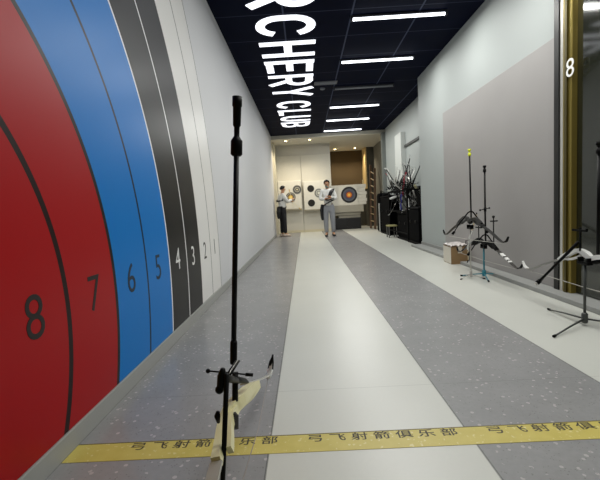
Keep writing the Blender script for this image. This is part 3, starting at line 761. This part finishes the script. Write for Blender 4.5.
# ================================================================ yellow tape on the shooting line
tp = thing('floor_tape', 'yellow printed tape line across the floor at the shooting line', 'tape', (.6, 1.46, 0))
def tape_mat():
    n = NT('yellow_tape'); c = n.mix(n.noise(14, 5), lin('b9a94a'), lin('cfc068')); c = n.mix(n.math('MULTIPLY', n.math('GREATER_THAN', n.noise(50, 4), .64), .5), c, lin('e2dcae'))
    return n.out(c, .45)
obj('strip', B(XL+.015-.6, 1.6, -.062, .05, .0003, .0016), tape_mat(), tp)
obj('edge_line', B(XL+.015-.6, 1.6, .050, .055, .0003, .0019), mat('tape_edge', '5d5423', rough=.6), tp)
ink = mat('tape_ink', '3c3626', rough=.6); ink2 = mat('tape_pale_ink', 'e9e4c4', rough=.6)
G0 = atz(315, 434, 0).x; G1 = atz(492.7, 427.5, 0).x; PIT = G1-G0; CH = PIT/8
for k in range(-2, 3):
    x0 = G0+k*PIT-.6
    o = textmesh('lettering', '弓飞射箭俱乐部', .052, ink, basis((0, .02, .0017), (1, 0, 0), (0, 1, 0), (0, 0, 1)), None, extrude=.0002, offset=.0006, space=1.55)
    xs = [v_.co.x for v_ in o.data.vertices]; w0, w1 = min(xs), max(xs)
    for v_ in o.data.vertices: v_.co.x = x0+(v_.co.x-w0)/(w1-w0)*CH*6.62-.03
    if min(v_.co.x for v_ in o.data.vertices) < XL-.6+.02 or max(v_.co.x for v_ in o.data.vertices) > 1.6: bpy.data.objects.remove(o); continue
    o.parent = tp; plabel(o, 'dark printed characters')

# ================================================================ people
skin_m = mat('skin', 'b98a6a', rough=.5); hair_m = mat('hair_black', '0f0c0b', rough=.6)
shirt = mat('jacket_white', 'd6d6d2', rough=.8, noise=.05, nscale=9); pants_g = mat('trousers_grey', '8f9196', rough=.8, noise=.06, nscale=9)
pants_b = mat('trousers_black', '111013', rough=.8); strap_m = mat('strap_black', '0c0c0e', rough=.6)
def person(name, label, pos, rotz, hipz, J, pants_m, shoe_m, hair_style, scale=1):
    """J: joints dict, local frame faces -Y"""
    t = thing(name, label, 'person', pos, rotz); t.scale = (scale,)*3
    V = []; E_ = []; R_ = []; idx = {}
    def add(k, p, r, par=None):
        idx[k] = len(V); V.append(p); R_.append(r)
        if par: E_.append((idx[par], idx[k]))
    g = lambda k: Vector(J[k])
    add('pelvis', g('pelvis'), (.13, .10)); add('waist', g('waist'), (.12, .09), 'pelvis'); add('chest', g('chest'), (.145, .105), 'waist')
    add('neckb', g('neck')-Vector((0, 0, .05)), (.07, .065), 'chest'); add('neck', g('neck'), .048, 'neckb'); add('jaw', g('jaw'), (.062, .066), 'neck')
    add('head', g('head'), (.076, .088), 'jaw'); add('top', g('top'), (.055, .065), 'head')
    for s in ('l', 'r'):
        add('sh'+s, g('sh'+s), .058, 'chest'); add('el'+s, g('el'+s), .042, 'sh'+s); add('wr'+s, g('wr'+s), .028, 'el'+s)
        add('hp'+s, g('hp'+s), .092, 'pelvis'); add('kn'+s, g('kn'+s), .058, 'hp'+s); add('an'+s, g('an'+s), .040, 'kn'+s); add('toe'+s, g('toe'+s), .03, 'an'+s)
        w_ = g('wr'+s); d = (w_-g('el'+s)).normalized(); sd = d.cross(Vector((0, 0, 1))).normalized()
        if sd.length < .1: sd = Vector((1, 0, 0))
        palm = w_+d*.065; add('pm'+s, palm, (.03, .02), 'wr'+s)
        for q, (o_, ln) in enumerate(((-.027, .06), (-.009, .072), (.009, .068), (.027, .052))):
            m_ = palm+d*.03+sd*o_; add('fa%d%s' % (q, s), m_, .0095, 'pm'+s)
            add('fb%d%s' % (q, s), m_+d*ln*.5+Vector((0, 0, -.006)), .0085, 'fa%d%s' % (q, s)); add('fc%d%s' % (q, s), m_+d*ln*.85+Vector((0, 0, -.025)), .007, 'fb%d%s' % (q, s))
        add('ta'+s, w_+d*.03+sd*-.035+Vector((0, 0, .012)), .011, 'wr'+s); add('tb'+s, w_+d*.07+sd*-.05+Vector((0, 0, .01)), .009, 'ta'+s)
    skin('body', V, E_, R_, skin_m, t)
    # jacket
    V, E_, R_, idx = [], [], [], {}
    add('pelvis', g('pelvis')+Vector((0, 0, -.04)), (.175, .135)); add('waist', g('waist'), (.165, .13), 'pelvis'); add('chest', g('chest'), (.19, .145), 'waist'); add('neckb', g('neck')-Vector((0, 0, .045)), (.085, .08), 'chest'); add('col', g('neck')-Vector((0, 0, .015)), (.062, .064), 'neckb')
    for s in ('l', 'r'): add('sh'+s, g('sh'+s), .078, 'chest'); add('el'+s, g('el'+s), .060, 'sh'+s); add('wr'+s, g('wr'+s)-(g('wr'+s)-g('el'+s))*.12, .045, 'el'+s)
    jk = skin('jacket', V, E_, R_, shirt, t)
    # trousers
    V, E_, R_, idx = [], [], [], {}
    add('waist', g('pelvis')+Vector((0, 0, .12)), (.15, .118)); add('pelvis', g('pelvis'), (.16, .126), 'waist')
    for s in ('l', 'r'): add('hp'+s, g('hp'+s)-Vector((0, 0, .04)), .108, 'pelvis'); add('kn'+s, g('kn'+s), .080, 'hp'+s); add('an'+s, g('an'+s)+Vector((0, 0, .0)), .066, 'kn'+s)
    skin('trousers', V, E_, R_, pants_m, t)
    for s in ('l', 'r'):
        a, tt = g('an'+s), g('toe'+s); bm = bmesh.new()
        d = Vector((tt.x-a.x, tt.y-a.y, 0)).normalized(); sd = Vector((-d.y, d.x, 0))
        pts = [(-.075, .035, .036, .034), (-.06, .05, .042, .05), (0, .052, .044, .052), (.06, .042, .046, .042), (.12, .034, .048, .033), (.17, .026, .038, .025), (.19, .02, .02, .018)]
        rings = []
        for (u_, zc, wx, hz) in pts:
            rings.append([bm.verts.new(Vector((a.x, a.y, 0))+d*u_+sd*wx*math.cos(2*PI*k/12)+Vector((0, 0, max(.001, zc+hz*math.sin(2*PI*k/12))))) for k in range(12)])
        for r0, r1 in zip(rings, rings[1:]):
            for k in range(12): bm.faces.new((r0[k], r0[(k+1) % 12], r1[(k+1) % 12], r1[k]))
        bm.faces.new(rings[0][::-1]); bm.faces.new(rings[-1]); obj('shoe', bm, shoe_m, t, True)
    hd = g('head'); hy = J.get('headyaw', 0); RM = Matrix.Rotation(hy, 4, 'Z')
    def hp(x, y, z): return hd+(RM @ Vector((x, y, z)))
    # hair cap
    bm = bmesh.new(); ball(bm, (0, 0, 0), .1, (.93, 1.06, 1.06), 20)
    for v_ in list(bm.verts):
        if v_.co.z < -.005 and v_.co.y < .02: bm.verts.remove(v_)
        elif v_.co.z < -.055: bm.verts.remove(v_)
        elif v_.co.y < -.06 and v_.co.z < .04: bm.verts.remove(v_)
    for v_ in bm.verts: v_.co = RM @ v_.co + hd + Vector((0, 0, .022))
    o = obj('hair', bm, hair_m, t, True); sm = o.modifiers.new('Solid', 'SOLIDIFY'); sm.thickness = .012
    for s in (-1, 1):
        bm = bmesh.new(); ball(bm, hp(s*.03, -.082, .0), .011, seg=8); obj('eye', bm, mat('eye_dark', '1a1410', rough=.2), t, True)
        bm = bmesh.new(); ball(bm, hp(s*.078, .01, -.01), .025, (.35, .7, 1.1), 10); obj('ear', bm, skin_m, t, True)
    bm = bmesh.new(); tube(bm, [hp(0, -.08, .005), hp(0, -.098, -.028), hp(0, -.085, -.035)], [.007, .013, .008], 8); obj('nose', bm, skin_m, t, True)
    bm = bmesh.new(); ball(bm, hp(0, -.078, -.058), .02, (1, .4, .28), 10); obj('mouth', bm, mat('lips', '8a4a40', rough=.5), t, True)
    return t
# person facing the camera
c2 = atz(329.7, 236.2, 0)
J2 = dict(pelvis=(.0, 0, .93), waist=(-.01, 0, 1.08), chest=(-.015, .01, 1.27), neck=(-.02, .0, 1.47), jaw=(-.025, -.025, 1.545), head=(-.03, -.01, 1.60), top=(-.03, .0, 1.675),
          shl=(-.19, .01, 1.38), shr=(.16, .01, 1.38), ell=(-.25, -.06, 1.13), elr=(.23, -.06, 1.13), wrl=(-.06, -.2, 1.15), wrr=(.04, -.21, 1.2),
          hpl=(-.09, 0, .86), hpr=(.09, 0, .86), knl=(-.105, -.03, .48), knr=(.105, -.02, .48), anl=(-.10, .01, .10), anr=(.11, .01, .10), toel=(-.12, -.13, .035), toer=(.14, -.13, .035))
p2 = person('person', 'person in grey trousers and white jacket with black chest guard, facing the camera, arms folded', (c2.x, c2.y, 0), math.radians(-3), .93, J2, pants_g, mat('shoe_dark', '1b1b1d', rough=.5), 0, 1.03)
bm = bmesh.new(); ribbon(bm, [(.165, -.05, 1.43), (.10, -.145, 1.36), (.05, -.172, 1.25), (.035, -.165, 1.16)], [.035, .06, .055, .02], .012, (1, 0, .1), 5); obj('chest_guard', bm, strap_m, p2, True)
bm = bmesh.new(); ribbon(bm, [(.2, -.06, 1.12), (.08, -.18, 1.07), (-.08, -.165, .99), (-.17, -.05, .92)], .018, .008, (.2, 0, 1), 5); obj('belt', bm, strap_m, p2, True)
bm = bmesh.new(); ribbon(bm, [(-.17, -.06, 1.14), (-.02, -.235, 1.10), (.12, -.21, 1.14), (.2, -.08, 1.18)], .014, .008, (0, 0, 1), 5); obj('arm_strap', bm, strap_m, p2, True)
bm = bmesh.new(); ribbon(bm, [(-.19, -.03, .98), (-.22, -.04, .8), (-.215, -.05, .60), (-.2, -.05, .5)], [.05, .06, .05, .03], [.03, .035, .03, .02], (.3, 1, 0), 4); obj('quiver', bm, strap_m, p2, True)
bm = bmesh.new(); ribbon(bm, [(-.06, -.09, 1.53), (-.03, -.105, 1.50), (.0, -.085, 1.47)], .03, .008, (1, 0, 0), 3); obj('chin_cover', bm, mat('scarf_teal', '5c7570', rough=.8), p2, True)

# person at the left, turned to the boards
c1 = atz(283.6, 236.4, 0); c1.y = min(c1.y, 12.9); c1 = Vector((at(283.6, 236.4, c1.y).x, c1.y, 0))
J1 = dict(pelvis=(.0, 0.01, .95), waist=(0, .0, 1.1), chest=(0, .01, 1.29), neck=(0, -.02, 1.48), jaw=(0, -.06, 1.545), head=(0, -.05, 1.605), top=(0, -.03, 1.68),
          shl=(-.18, .01, 1.40), shr=(.18, .01, 1.40), ell=(-.2, -.13, 1.17), elr=(.22, -.10, 1.15), wrl=(-.08, -.34, 1.25), wrr=(.12, -.33, 1.18),
          hpl=(-.085, 0, .88), hpr=(.085, 0, .88), knl=(-.09, -.02, .49), knr=(.09, .0, .49), anl=(-.09, -.03, .10), anr=(.09, .03, .10), toel=(-.10, -.16, .035), toer=(.10, -.1, .035))
p1_ = person('person', 'person in black trousers and white top, side view at the left target board', (c1.x, c1.y, 0), math.radians(112), .95, J1, pants_b, mat('shoe_pale', 'cbb9a8', rough=.5), 1, 1.0)
bm = bmesh.new(); ribbon(bm, [(.15, -.10, 1.36), (.215, .02, 1.28), (.1, .16, 1.22), (-.08, .16, 1.20), (-.2, .03, 1.24)], .022, .01, (0, 0, 1), 5); obj('back_strap', bm, strap_m, p1_, True)
bm = bmesh.new(); ribbon(bm, [(.0, -.14, 1.0), (.16, -.06, 1.0), (.17, .06, 1.0), (0, .15, 1.0), (-.16, .05, 1.0)], .03, .01, (0, 0, 1), 5); obj('belt', bm, strap_m, p1_, True)
bm = bmesh.new(); ribbon(bm, [(-.08, .15, 1.0), (-.09, .17, .86), (-.08, .17, .72), (-.06, .16, .62)], [.06, .07, .06, .035], [.04, .045, .04, .02], (.5, 1, 0), 4); obj('quiver', bm, strap_m, p1_, True)
# arrows the left person holds
hw_ = Matrix.Translation((c1.x, c1.y, 0)) @ Matrix.Rotation(math.radians(112), 4, 'Z')
h0 = hw_ @ Vector((.115, -.40, 1.19))
for k, (dx, dz, lb) in enumerate(((.13, .33, 'pale arrow held upright by the person in black trousers'), (.26, -.27, 'pale arrow held slanting down by the person in black trousers'))):
    d_ = Vector((dx if k else -.06, .05, dz)).normalized()
    t = thing('arrow', lb, 'arrow', h0, 0, 'arrows in the hand')
    bm = bmesh.new(); tube(bm, [-d_*.2, d_*.45], .006, 6); obj('shaft', bm, mat('arrow_pale', 'd6cf9c', rough=.4), t)
    bm = bmesh.new(); tube(bm, [d_*.33, d_*.42], .014, 6); obj('fletching', bm, mat('fletch', 'c9a75a', rough=.5), t)
    bm = bmesh.new(); tube(bm, [-d_*.2, -d_*.225], [.006, .002], 6); obj('point', bm, silver, t)
